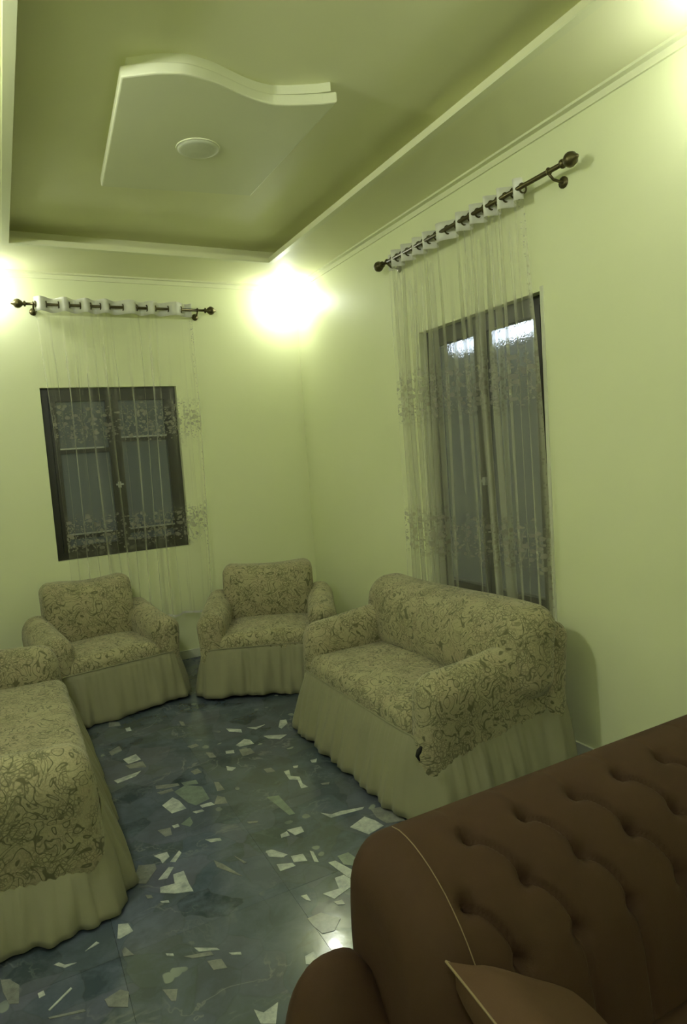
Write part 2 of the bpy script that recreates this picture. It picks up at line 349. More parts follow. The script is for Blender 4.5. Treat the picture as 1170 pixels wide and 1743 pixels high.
CHIPS=[
('w',[(-2.072,-2.459),(-2.007,-2.409),(-1.985,-2.466),(-1.974,-2.561),(-2.047,-2.566)]),
('g',[(-1.986,-2.355),(-1.917,-2.317),(-1.845,-2.387),(-1.847,-2.536),(-1.924,-2.561),(-1.953,-2.506)]),
('g',[(-1.931,-2.277),(-1.853,-2.293),(-1.853,-2.342),(-1.925,-2.316)]),
('p',[(-2.058,-2.227),(-1.947,-2.272),(-1.945,-2.301),(-2.016,-2.290),(-2.062,-2.264)]),
('p',[(-2.067,-2.308),(-1.988,-2.310),(-1.987,-2.341),(-2.051,-2.342)]),
('p',[(-1.776,-2.377),(-1.755,-2.392),(-1.753,-2.491),(-1.791,-2.483)]),
('p',[(-1.805,-2.529),(-1.776,-2.567),(-1.782,-2.634),(-1.843,-2.605)]),
('w',[(-1.908,-2.572),(-1.850,-2.573),(-1.841,-2.610),(-1.904,-2.601)]),
('w',[(-1.955,-2.613),(-1.909,-2.618),(-1.903,-2.638),(-1.944,-2.637)]),
('g',[(-2.033,-2.691),(-1.978,-2.650),(-1.979,-2.712),(-2.000,-2.737)]),
('w',[(-2.073,-2.679),(-2.044,-2.680),(-2.043,-2.706),(-2.069,-2.707)]),
('p',[(-2.141,-2.681),(-2.083,-2.691),(-2.091,-2.757),(-2.122,-2.754)]),
('w',[(-1.969,-2.886),(-1.906,-2.914),(-1.906,-2.937),(-1.952,-2.923)]),
('p',[(-2.215,-1.615),(-2.145,-1.564),(-2.139,-1.645),(-2.207,-1.683)]),
('w',[(-2.156,-1.779),(-2.077,-1.752),(-2.064,-1.846),(-2.139,-1.861)]),
('p',[(-2.158,-1.871),(-2.061,-1.877),(-2.056,-1.967),(-2.142,-1.927)]),
('w',[(-2.244,-2.026),(-2.091,-1.997),(-2.129,-2.045),(-2.231,-2.072)]),
('w',[(-2.066,-1.302),(-2.035,-1.295),(-2.035,-1.363),(-2.066,-1.361)]),
('p',[(-1.733,-1.401),(-1.710,-1.433),(-1.713,-1.507),(-1.735,-1.491)]),
('p',[(-1.787,-1.839),(-1.729,-1.830),(-1.722,-1.874),(-1.770,-1.880)]),
('p',[(-1.713,-1.993),(-1.679,-2.018),(-1.678,-2.091),(-1.713,-2.072)]),
('p',[(-1.852,-2.178),(-1.810,-2.165),(-1.801,-2.226),(-1.843,-2.227)]),
('w',[(-1.503,-1.724),(-1.425,-1.796),(-1.436,-1.845),(-1.501,-1.782)]),
('w',[(-1.529,-2.003),(-1.458,-1.951),(-1.431,-1.985),(-1.430,-2.051),(-1.517,-2.038)]),
('p',[(-1.534,-2.075),(-1.470,-2.097),(-1.469,-2.171),(-1.545,-2.175)]),
('w',[(-1.608,-2.045),(-1.562,-2.061),(-1.571,-2.103),(-1.615,-2.081)]),
('w',[(-1.664,-2.237),(-1.623,-2.288),(-1.653,-2.310),(-1.674,-2.289)]),
('w',[(-1.769,-3.135),(-1.728,-3.156),(-1.709,-3.181),(-1.722,-3.212),(-1.758,-3.181)]),
('p',[(-2.140,-1.077),(-2.083,-1.167),(-2.083,-1.229),(-2.157,-1.204)]),
('w',[(-1.385,-1.792),(-1.334,-1.821),(-1.271,-1.819),(-1.346,-1.855)]),
('w',[(-1.343,-1.983),(-1.300,-2.001),(-1.214,-2.052),(-1.274,-2.088),(-1.331,-2.032)]),
('w',[(-1.164,-1.816),(-1.126,-1.829),(-1.142,-1.892),(-1.206,-1.946),(-1.213,-1.912)]),
('w',[(-1.415,-2.491),(-1.384,-2.492),(-1.404,-2.561),(-1.367,-2.597),(-1.384,-2.674),(-1.375,-2.723),(-1.411,-2.716),(-1.390,-2.621),(-1.425,-2.590)]),
('w',[(-1.349,-2.463),(-1.321,-2.473),(-1.335,-2.495),(-1.354,-2.485)]),
('p',[(-1.500,-2.398),(-1.458,-2.407),(-1.453,-2.463),(-1.498,-2.453)]),
('w',[(-1.238,-2.455),(-1.199,-2.461),(-1.220,-2.497),(-1.243,-2.485)]),
('p',[(-1.304,-2.730),(-1.258,-2.744),(-1.272,-2.763),(-1.303,-2.745)]),
('w',[(-1.428,-2.988),(-1.391,-3.029),(-1.343,-3.030),(-1.227,-3.062),(-1.243,-3.075),(-1.358,-3.060),(-1.405,-3.056)]),
('p',[(-1.213,-3.096),(-1.117,-3.121),(-1.115,-3.172),(-1.128,-3.273),(-1.211,-3.246),(-1.225,-3.175)]),
('w',[(-1.367,-3.176),(-1.269,-3.137),(-1.244,-3.193),(-1.232,-3.254),(-1.324,-3.275)]),
('w',[(-1.623,-3.031),(-1.555,-3.041),(-1.561,-3.089),(-1.608,-3.093)]),
('w',[(-1.662,-3.048),(-1.627,-3.041),(-1.628,-3.079),(-1.668,-3.076)]),
('p',[(-1.757,-2.857),(-1.708,-2.880),(-1.716,-2.892),(-1.752,-2.877)]),
('g',[(-1.595,-2.694),(-1.537,-2.716),(-1.534,-2.923),(-1.564,-2.918)]),
('w',[(-1.765,-3.131),(-1.741,-3.133),(-1.701,-3.193),(-1.728,-3.207),(-1.768,-3.174)]),
('w',[(-1.763,-3.129),(-1.735,-3.138),(-1.693,-3.209),(-1.716,-3.215),(-1.758,-3.179)]),
('w',[(-1.760,-3.246),(-1.699,-3.274),(-1.696,-3.301),(-1.764,-3.298)]),
('w',[(-1.686,-3.227),(-1.635,-3.241),(-1.639,-3.296),(-1.692,-3.273)]),
('w',[(-1.601,-3.238),(-1.590,-3.252),(-1.602,-3.333),(-1.617,-3.319)]),
('g',[(-1.516,-3.340),(-1.466,-3.342),(-1.451,-3.416),(-1.484,-3.443),(-1.521,-3.405)]),
('w',[(-1.570,-3.358),(-1.539,-3.363),(-1.494,-3.500),(-1.515,-3.532),(-1.545,-3.490)]),
('w',[(-1.593,-3.464),(-1.553,-3.467),(-1.530,-3.539),(-1.650,-3.576),(-1.677,-3.524),(-1.608,-3.532)]),
('w',[(-1.755,-3.488),(-1.731,-3.493),(-1.733,-3.539),(-1.747,-3.520)]),
('w',[(-2.097,-3.898),(-2.075,-3.925),(-2.021,-3.912),(-2.057,-3.983),(-2.097,-3.958)]),
('p',[(-1.661,-3.591),(-1.628,-3.597),(-1.630,-3.626),(-1.656,-3.613)]),
('p',[(-1.785,-3.618),(-1.728,-3.617),(-1.681,-3.686),(-1.728,-3.729),(-1.771,-3.719),(-1.783,-3.666)]),
('w',[(-1.869,-3.783),(-1.836,-3.780),(-1.833,-3.822),(-1.863,-3.827),(-1.882,-3.819)]),
('w',[(-2.200,-2.879),(-2.142,-2.885),(-2.141,-2.925),(-2.178,-2.958),(-2.182,-2.917)]),
('w',[(-2.147,-2.966),(-2.093,-2.905),(-2.088,-2.928),(-2.127,-2.980)]),
('p',[(-2.272,-2.914),(-2.207,-2.945),(-2.209,-2.982),(-2.268,-3.061),(-2.317,-3.028)]),
('w',[(-2.219,-3.064),(-2.161,-3.001),(-2.142,-3.014),(-2.184,-3.076)]),
('w',[(-2.222,-3.119),(-2.165,-3.128),(-2.157,-3.064),(-2.112,-3.064),(-2.114,-3.162),(-2.111,-3.220),(-2.180,-3.191),(-2.229,-3.153)]),
('w',[(-2.241,-3.208),(-2.211,-3.219),(-2.211,-3.235),(-2.235,-3.224)]),
('p',[(-2.285,-3.133),(-2.264,-3.147),(-2.262,-3.169),(-2.282,-3.162)]),
('w',[(-2.408,-3.251),(-2.375,-3.268),(-2.365,-3.321),(-2.416,-3.334),(-2.423,-3.329)]),
('w',[(-2.190,-3.531),(-2.121,-3.577),(-2.114,-3.592),(-2.181,-3.558)]),
('p',[(-2.233,-3.553),(-2.144,-3.581),(-2.140,-3.604),(-2.208,-3.578)]),
('w',[(-2.285,-3.503),(-2.262,-3.518),(-2.262,-3.530),(-2.283,-3.516)]),
('w',[(-2.091,-3.623),(-2.054,-3.643),(-2.055,-3.655),(-2.085,-3.637)]),
('p',[(-2.168,-3.619),(-2.122,-3.636),(-2.117,-3.687),(-2.160,-3.671)]),
('p',[(-1.981,-3.065),(-1.955,-3.113),(-1.910,-3.240),(-1.928,-3.216),(-1.983,-3.119)]),
('p',[(-1.895,-3.084),(-1.863,-3.162),(-1.877,-3.163)]),
('p',[(-2.330,-3.661),(-2.286,-3.685),(-2.302,-3.731),(-2.315,-3.723)]),
('p',[(-2.419,-3.406),(-2.406,-3.388),(-2.384,-3.448),(-2.418,-3.435)]),
('p',[(-2.806,-3.313),(-2.780,-3.325),(-2.749,-3.375),(-2.753,-3.459),(-2.781,-3.445),(-2.799,-3.377)]),
('p',[(-2.504,-3.598),(-2.452,-3.584),(-2.429,-3.609),(-2.442,-3.671),(-2.497,-3.636)]),
('w',[(-2.640,-3.339),(-2.623,-3.337),(-2.605,-3.361),(-2.567,-3.373),(-2.607,-3.376)]),
('w',[(-2.535,-3.331),(-2.493,-3.302),(-2.484,-3.316),(-2.522,-3.327)]),
('w',[(-2.669,-3.542),(-2.596,-3.482),(-2.593,-3.490),(-2.665,-3.548)]),
('w',[(-2.696,-3.449),(-2.678,-3.446),(-2.674,-3.469),(-2.693,-3.472)]),
('p',[(-2.671,-3.574),(-2.567,-3.603),(-2.563,-3.615),(-2.668,-3.583)])]

# ================================================================ the setting
XL, YF, ZS, ZT = -3.42, -8.6, 3.302, 3.425      # left wall, front wall, soffit underside, tray ceiling
XI0, XI1, YI0, YI1 = -2.417, -0.534, -6.6, -0.71    # opening of the ceiling tray
W1 = (-2.283, -1.200, 1.005, 2.405)            # window in the back wall: x0, x1, z0, z1
W2 = (-3.130, -1.986, 0.700, 2.500)            # window in the right wall: y0, y1, z0, z1
TH = .22

fl = MB().box(XL-TH, TH, YF-TH, TH, -.12, -.012).build('floor', M['grout']); struct(fl, 'polished dark grey broken-marble tile floor')
TS = .65; gx0 = -1.78-3*TS; gy0 = -3.43-8*TS; G = .0002
tile_cache = {}
for i in range(7):
    for j in range(16):
        x0, x1 = gx0+i*TS+G, gx0+(i+1)*TS-G; y0, y1 = gy0+j*TS+G, gy0+(j+1)*TS-G
        x0, x1 = max(x0, XL), min(x1, 0); y0, y1 = max(y0, YF), min(y1, 0)
        if x1-x0 < .01 or y1-y0 < .01: continue
        w, d = round(x1-x0, 4), round(y1-y0, 4)
        if (w, d) not in tile_cache:
            b = .0004
            V = [(0, 0, -.012), (w, 0, -.012), (w, d, -.012), (0, d, -.012), (b, b, 0), (w-b, b, 0), (w-b, d-b, 0), (b, d-b, 0), (0, 0, -.001), (w, 0, -.001), (w, d, -.001), (0, d, -.001)]
            F = [(4, 5, 6, 7)]+[(k, (k+1) % 4, 8+(k+1) % 4, 8+k) for k in range(4)]+[(8+k, 8+(k+1) % 4, 4+(k+1) % 4, 4+k) for k in range(4)]
            o = mk('floor_tile', V, F, M['tile'], fl); tile_cache[(w, d)] = o.data
        else:
            o = bpy.data.objects.new('floor_tile', tile_cache[(w, d)]); col.objects.link(o); o.parent = fl
        o.location = (x0, y0, 0)
for k, (tone, poly) in enumerate(CHIPS):
    cx = sum(p[0] for p in poly)/len(poly); cy = sum(p[1] for p in poly)/len(poly)
    o = MB().prism([(x-cx, y-cy) for x, y in poly], -.004, .0006+.00002*k).build('marble_chip', M[tone], fl); o.location = (cx, cy, 0)

def wall_y(name, y0, y1, x0, x1, hole=None):
    m = MB(); zt = 3.7
    if hole:
        a, b, c, d = hole
        m.box(x0, a, y0, y1, -.1, zt).box(b, x1, y0, y1, -.1, zt).box(a, b, y0, y1, -.1, c).box(a, b, y0, y1, d, zt)
    else: m.box(x0, x1, y0, y1, -.1, zt)
    return struct(m.build(name, M['wall']))
def wall_x(name, x0, x1, y0, y1, hole=None):
    m = MB(); zt = 3.7
    if hole:
        a, b, c, d = hole
        m.box(x0, x1, y0, a, -.1, zt).box(x0, x1, b, y1, -.1, zt).box(x0, x1, a, b, -.1, c).box(x0, x1, a, b, d, zt)
    else: m.box(x0, x1, y0, y1, -.1, zt)
    return struct(m.build(name, M['wall']))
wall_y('wall_back', 0, TH, XL-TH, TH, W1)['label'] = 'pale lime back wall with a square window'
wall_x('wall_right', 0, TH, YF, 0, W2)['label'] = 'pale lime right wall with a tall window'
wall_x('wall_left', XL-TH, XL, YF, 0)['label'] = 'pale lime left wall outside the picture'
wall_y('wall_front', YF-TH, YF, XL-TH, TH)['label'] = 'pale lime wall behind the camera'

ce = MB().box(XL, 0, YF, 0, ZT, ZT+.12).build('ceiling', M['ceil']); struct(ce, 'lime ceiling tray with a lowered border')
def frame_boxes(x0, x1, y0, y1, X0, X1, Y0, Y1, z0, z1):
    return MB().box(X0, x0, Y0, Y1, z0, z1).box(x1, X1, Y0, Y1, z0, z1).box(x0, x1, Y0, y0, z0, z1).box(x0, x1, y1, Y1, z0, z1)
frame_boxes(XI0, XI1, YI0, YI1, XL, 0, YF, 0, ZS, ZS+.030).build('soffit', M['ceil'], ce)
g = .15
frame_boxes(XI0-g, XI1+g, YI0-g, YI1+g, XL, 0, YF, 0, ZS+.030, ZT).build('reveal', M['ceil'], ce)
# moulding strips: along the tray edge and along the wall tops
w = .045
frame_boxes(XI0, XI1, YI0, YI1, XI0-w, XI1+w, YI0-w, YI1+w, ZS-.010, ZS).build('edge_moulding', M['trim'], ce)
c1, c2 = .035, .016
def cornice(d, h, name):
    m = MB()
    m.box(-d, 0, YF, 0, ZS-h, ZS).box(XL, XL+d, YF, 0, ZS-h, ZS).box(XL+d, -d, -d, 0, ZS-h, ZS).box(XL+d, -d, YF, YF+d, ZS-h, ZS)
    return m.build(name, M['trim'], ce)
cornice(.012, .045, 'cornice'); cornice(.045, .012, 'cornice')

def baseboard(name, b, label):
    o = MB().box(*b).build(name, M['skirting']); struct(o, label)
baseboard('baseboard_right', (-.014, 0, YF, -.0141, .0, .075), 'white skirting board along the right wall')
baseboard('baseboard_back', (XL, 0, -.014, 0, .0, .075), 'white skirting board along the back wall')
baseboard('baseboard_left', (XL, XL+.014, YF, -.0141, .0, .075), 'white skirting board along the left wall')

# ---------------------------------------------------------------- windows
def bar_frame(m, a0, a1, z0, z1, w, place):
    for (p, q, r, s) in ((a0, a0+w, z0, z1), (a1-w, a1, z0, z1), (a0+w, a1-w, z0, z0+w), (a0+w, a1-w, z1-w, z1)): place(m, p, q, r, s)
def window(name, axis, a0, a1, z0, z1, depth, label, split, glass, rails):
    root = empty(name, (0, 0, 0)); struct(root, label)
    def put(d0, d1):
        if axis == 'y': return lambda m, p, q, r, s: m.box(p, q, d0, d1, r, s)      # wall in the xz plane
        return lambda m, p, q, r, s: m.box(d0, d1, p, q, r, s)
    m = MB(); bar_frame(m, a0, a1, z0, z1, .055, put(depth, depth+.07)); m.build('outer_frame', M['frame'], root)
    mid = a0+(a1-a0)*split
    for k, (s0, s1) in enumerate(((a0+.055, mid), (mid, a1-.055))):
        s0 += .002; s1 -= .002
        m = MB(); bar_frame(m, s0, s1, z0+.057, z1-.057, .05, put(depth-.015, depth+.045)); sash = m.build('sash', M['frame'], root)
        if rails:
            zr = [z0+.20, z0+.905+(.075 if k else 0)]
            m = MB()
            for z in zr: put(depth-.008, depth+.04)(m, s0+.05, s1-.05, z-.035, z)
            m.build('cross_rail', M['frame'], sash)
            for z in zr:
                m = MB(); put(depth-.014, depth-.006)(m, s0+.05, s1-.09+.04*k, z-.003, z+.009); m.build('rail_edge', M['rail'], sash)
            cuts = [z0+.107]+[v for z in zr for v in (z-.035, z)]+[z1-.107]
        else: cuts = [z0+.107, z1-.107]
        for q in range(0, len(cuts), 2):
            m = MB(); put(depth+.012, depth+.018)(m, s0+.048, s1-.048, cuts[q], cuts[q+1]); m.build('pane', glass, sash)
    m = MB(); put(depth-.035, depth-.015)(m, mid-.012, mid+.012, (z0+z1)/2-.14, (z0+z1)/2-.09); put(depth-.045, depth-.035)(m, mid-.03, mid+.03, (z0+z1)/2-.12, (z0+z1)/2-.105)
    m.build('handle', M['rail'], root)
    return root
window('window_1', 'y', W1[0], W1[1], W1[2], W1[3], .06, 'dark framed two-sash window in the back wall', .5, M['clear'], True)
window('window_2', 'x', W2[0], W2[1], W2[2], W2[3], .06, 'dark framed tall window in the right wall with patterned glass', .5, M['glass'], False)
m = MB(); m.box(-.006, .0, W2[0]-.022, W2[0], W2[2], W2[3]+.022); o = m.build('trim_1', M['casing']); struct(o, 'thin pale casing strip at the near edge of the tall window')

# outside, seen through the patterned glass: a dark neighbouring wall with two lit tubes
ow = MB().box(1.352, 1.5, -9, 3, -.5, 5).box(-5, 1.35, 1.8, 1.95, -.5, 5).build('neighbour_wall', M['outer']); struct(ow, 'dark plaster walls outside the windows')
def batten_lamp(y0, y1, z, label):
    r = empty('batten_lamp', (1.35, (y0+y1)/2, z)); L = (y1-y0)/2
    MB().box(-.04, 0, -L-.03, L+.03, -.06, .06).build('housing', M['plastic'], r)
    P, F = rbox(-.085, -.04, -L, L, -.05, .05, .02, .2); mk('diffuser', P, F, M['tube'], r, True)
    for s in (-1, 1): MB().box(-.09, -.04, s*(L+.015)-.012, s*(L+.015)+.012, -.055, .055).build('end_cap', M['plastic'], r)
    tag(r, label, 'lamp')
batten_lamp(-1.90, -.72, 2.635, 'lit white batten lamp outside, glowing through the top of the tall window')

# ---------------------------------------------------------------- hanging wavy panel and its unlit lamp
outl = [(-1.964, -1.804), (-1.12, -1.924), (-1.105, -3.05), (-1.16, -3.015)]
wave = [(-1.27, -2.965), (-1.37, -2.934), (-1.48, -2.945), (-1.591, -2.983), (-1.66, -3.008), (-1.724, -3.022), (-1.78, -3.027), (-1.826, -3.02), (-1.88, -3.002), (-1.93, -2.978), (-2.03, -2.915)]
def catmull(pts, k=6):
    out = []
    for i in range(len(pts)-1):
        p0, p1, p2, p3 = [np.array(pts[max(0, min(len(pts)-1, i+d))]) for d in (-1, 0, 1, 2)]
        for t in np.arange(k)/k: out.append(tuple(.5*(2*p1+(p2-p0)*t+(2*p0-5*p1+4*p2-p3)*t*t+(3*p1-p0-3*p2+p3)*t**3)))
    return out+[tuple(pts[-1])]
poly = outl[:3]+catmull(outl[3:]+wave)
PZ0 = 3.335; kk = (PZ0-1.71373)/(3.30-1.71373)
poly = [(-2.63044+(x+2.63044)*kk, -5.78479+(y+5.78479)*kk) for x, y in poly]
pc = (-1.51, -2.38)
panel = empty('ceiling_panel', (pc[0], pc[1], PZ0))
loc = [(x-pc[0], y-pc[1]) for x, y in poly]
b = MB().prism(loc, 0, .05).build('lower_board', M['panel'], panel)
bv = b.modifiers.new('bevel', 'BEVEL'); bv.width = .008; bv.segments = 2; bv.limit_method = 'ANGLE'; bv.angle_limit = .9
MB().prism([(x*.94, y*.975-.004) for x, y in loc], .05, ZT-PZ0).build('upper_board', M['panel'], panel)
tag(panel, 'pale wavy-edged panel hanging in the middle of the ceiling', 'ceiling panel')
lamp = empty('ceiling_lamp', (-1.555, -2.348, PZ0))
MB().lathe([(.112, 0), (.112, -.005), (.106, -.006)], (0, 0, 0), 'z', 32).build('base_ring', M['panel'], lamp, False)
MB().lathe([(.106, -.004), (.104, -.008), (.085, -.013), (.045, -.016), (.01, -.017)], (0, 0, 0), 'z', 32).build('diffuser', M['dome'], lamp, True)
tag(lamp, 'flat round unlit lamp in the centre of the wavy ceiling panel', 'lamp')

# ---------------------------------------------------------------- bare bulbs under the soffit
def soffit_lamp(x, y, label, mat='bulb'):
    r = empty('soffit_lamp', (x, y, ZS))
    MB().lathe([(.05, 0), (.05, -.018), (.03, -.024), (.02, -.045), (.02, -.115)], (0, 0, 0), 'z', 20).build('holder', M['plastic'], r, True)
    prof = [(.014, -.113), (.02, -.125), (.032, -.143), (.036, -.16), (.032, -.177), (.018, -.192), (.004, -.196)]
    MB().lathe(prof, (0, 0, 0), 'z', 16).build('bulb', M[mat], r, True)
    tag(r, label, 'lamp', 'lit bulbs under the soffit')
soffit_lamp(-.17, -.17, 'bright lit bulb in the corner where the back and right walls meet')
soffit_lamp(-2.64, -.15, 'bright lit bulb on the back wall at the left of the curtain rod')
soffit_lamp(-.16, -4.32, 'bright lit bulb above the right wall beyond the near end of the rod')
soffit_lamp(XL+.17, -3.35, 'added fill bulb above the left wall, outside the picture over the long sofa', 'bulb_fill')  # added out of view to lift the ambient light on the walls
soffit_lamp(XL+.17, -6.6, 'added fill bulb above the left wall, outside the picture behind the camera', 'bulb_fill')  # second added bulb, unseen, fills the room from behind the camera

# ---------------------------------------------------------------- curtain rods
def rod_parts(root, axis, a0, a1, z, off, brackets, r=.011):
    # axis 'x' runs along x on the back wall, 'y' along y on the right wall
    P = (lambda a, d, zz: (a, -d, zz)) if axis == 'x' else (lambda a, d, zz: (-d, a, zz))
    MB().tube([P(a0, off, z), P(a1, off, z)], r, 10).build('rod', M['brass'], root, True)
    for e, s in ((a0, -1), (a1, 1)):
        prof = [(.012, 0), (.022, .004), (.022, .014), (.012, .02), (.022, .03), (.034, .046), (.036, .06), (.030, .078), (.014, .09), (.010, .1), (.004, .106)]
        m = MB().lathe([(rr, s*h) for rr, h in prof], P(e, off, z), axis, 14); m.build('finial', M['brass'], root, True)
    for a in brackets:
        m = MB(); m.tube([P(a, 0.0, z-.04), P(a, .02, z-.04), P(a, off*.7, z-.035), P(a, off, z-.012)], .007, 8)
        m.lathe([(.028, 0), (.028, -.01 if axis == 'x' else -.01)], P(a, 0, z-.04), 'y' if axis == 'x' else 'x', 12)
        m.torus(P(a, off, z), .014, .006, axis); m.build('bracket', M['brass'], root, True)
rb = empty('curtain_rod', (0, 0, 0)); rod_parts(rb, 'x', -2.32, -.92, 3.035, .10, (-2.27, -.98)); tag(rb, 'short brass curtain rod over the square window on the back wall', 'curtain rod')
rr_ = empty('curtain_rod', (0, 0, 0)); rod_parts(rr_, 'y', -3.40, -1.74, 3.02, .10, (-3.32, -1.80), .012); tag(rr_, 'brass curtain rod over the tall window on the right wall', 'curtain rod')

# ---------------------------------------------------------------- sheer curtains
def curtain(axis, a0, a1, zr, zb, off, waves, seed, mat, label, taper, amp=.040, drift=0):
    root = empty('sheer_curtain', (0, 0, 0))
    P = (lambda a, d, zz: (a, -d, zz)) if axis == 'x' else (lambda a, d, zz: (-d, a, zz))
    r = np.random.RandomState(seed); nu = waves*22+1
    S = np.linspace(0, 1, nu)
    jit = sum(r.uniform(.010, .024)*np.sin(2*np.pi*(k+1)*S+r.uniform(0, 6.28))/(k+1) for k in range(4)); jit -= jit[0]*(1-S)+jit[-1]*S
    ph = (S+jit)*waves*2*np.pi
    k1, k2, k3 = r.uniform(0, 6.28, 3)
    def row(z):
        t = (zr-z)/(zr-zb)
        ir = min(1, t*3)
        d = amp*np.sin(ph+.5*ir*np.sin(3*np.pi*S+k1+2*t))
        d = d*(1-.25*ir+.25*ir*np.sin(5*np.pi*S+k2))+ir*.010*np.sin(2.7*ph+k3+1.5*t)
        a = a0+(a1-a0)*(S+.010*ir*np.sin(2*ph+k2)+.012*ir*np.sin(4*np.pi*S+3*t+k1))
        a = a+drift*t*(S-.5)
        if taper: a = a+(a1-a0)*taper*t*(1-S)
        return a, d
    GA = []
    def sheet(zs):
        V = []; UV = []; GA.clear()
        L = None
        for z in zs:
            a, d = row(z)
            if L is None:
                aa, dd0 = row(zr); L = np.concatenate([[0], np.cumsum(np.hypot(np.diff(aa), np.diff(dd0)))])
            sl = np.abs(np.gradient(d))/np.maximum(np.abs(np.gradient(a)), 2e-4); GA.extend(np.clip((sl-1.15)/1.6, 0, 1)**1.3)
            for i in range(nu): V.append(P(a[i], off+d[i], z)); UV.append((L[i], z))
        F = [(j*nu+i, j*nu+i+1, (j+1)*nu+i+1, (j+1)*nu+i) for j in range(len(zs)-1) for i in range(nu-1)]
        return V, F, UV, L[-1]
    V, F, UV, LL = sheet([zr+.055, zr+.02, zr-.02, zr-.055])
    h = mk('header_band', V, F, M['header'], root, True)
    so = h.modifiers.new('solid', 'SOLIDIFY'); so.thickness = .002
    V, F, UV, LL = sheet(list(np.linspace(zr-.055, zb, 34)))
    mk('sheer_cloth', V, F, mat(LL), root, True, UV, list(GA))
    a, d = row(zr)
    sg = np.sign(d); cr = [i for i in range(1, nu) if sg[i] != sg[i-1] and sg[i] != 0]
    for i in cr:
        MB().torus(P((a[i]+a[i-1])/2, off, zr), .024, .005, axis, 14, 6).build('eyelet', M['brass'], root, True)
    V, F, UV, LL = sheet([zb+.02, zb]); hm = mk('hem', V, F, M['header'], root, True)
    tag(root, label, 'curtain')
    return root
curtain('x', -2.26, -1.03, 3.035, .42, .10, 7, 3, lambda L: sheer_mat([(2.10, .23), (1.22, .21)], L, .07), 'embroidered sheer curtain hanging over the square window on the back wall', 0, drift=-.10)
curtain('y', -3.12, -1.78, 3.02, .60, .080, 10, 8, lambda L: sheer_mat([(2.06, .23), (1.14, .21)], 0.0, .15), 'embroidered sheer curtain hanging over the tall window on the right wall', -.06, amp=.034)

# ================================================================ slip-covered seats
def smooth_path(pts, r, step):
    # rounded open polyline -> samples (x, y), outward normals, arc length
    P = []
    n = len(pts)
    for i, p in enumerate(pts):
        p = np.array(p, float)
        if i in (0, n-1): P.append(p); continue
        a = np.array(pts[i-1], float)-p; b = np.array(pts[i+1], float)-p; a /= np.linalg.norm(a); b /= np.linalg.norm(b)
        for t in np.linspace(0, 1, 7):
            P.append((1-t)**2*(p+a*r)+2*t*(1-t)*p+t*t*(p+b*r))
    P = np.array(P); L = np.concatenate([[0], np.cumsum(np.linalg.norm(np.diff(P, axis=0), axis=1))])
    s = np.arange(0, L[-1], step); X = np.interp(s, L, P[:, 0]); Y = np.interp(s, L, P[:, 1])
    T = np.gradient(np.stack([X, Y], 1), axis=0); T /= np.linalg.norm(T, axis=1, keepdims=True)
    N = np.stack([T[:, 1], -T[:, 0]], 1)
    return X, Y, N, s
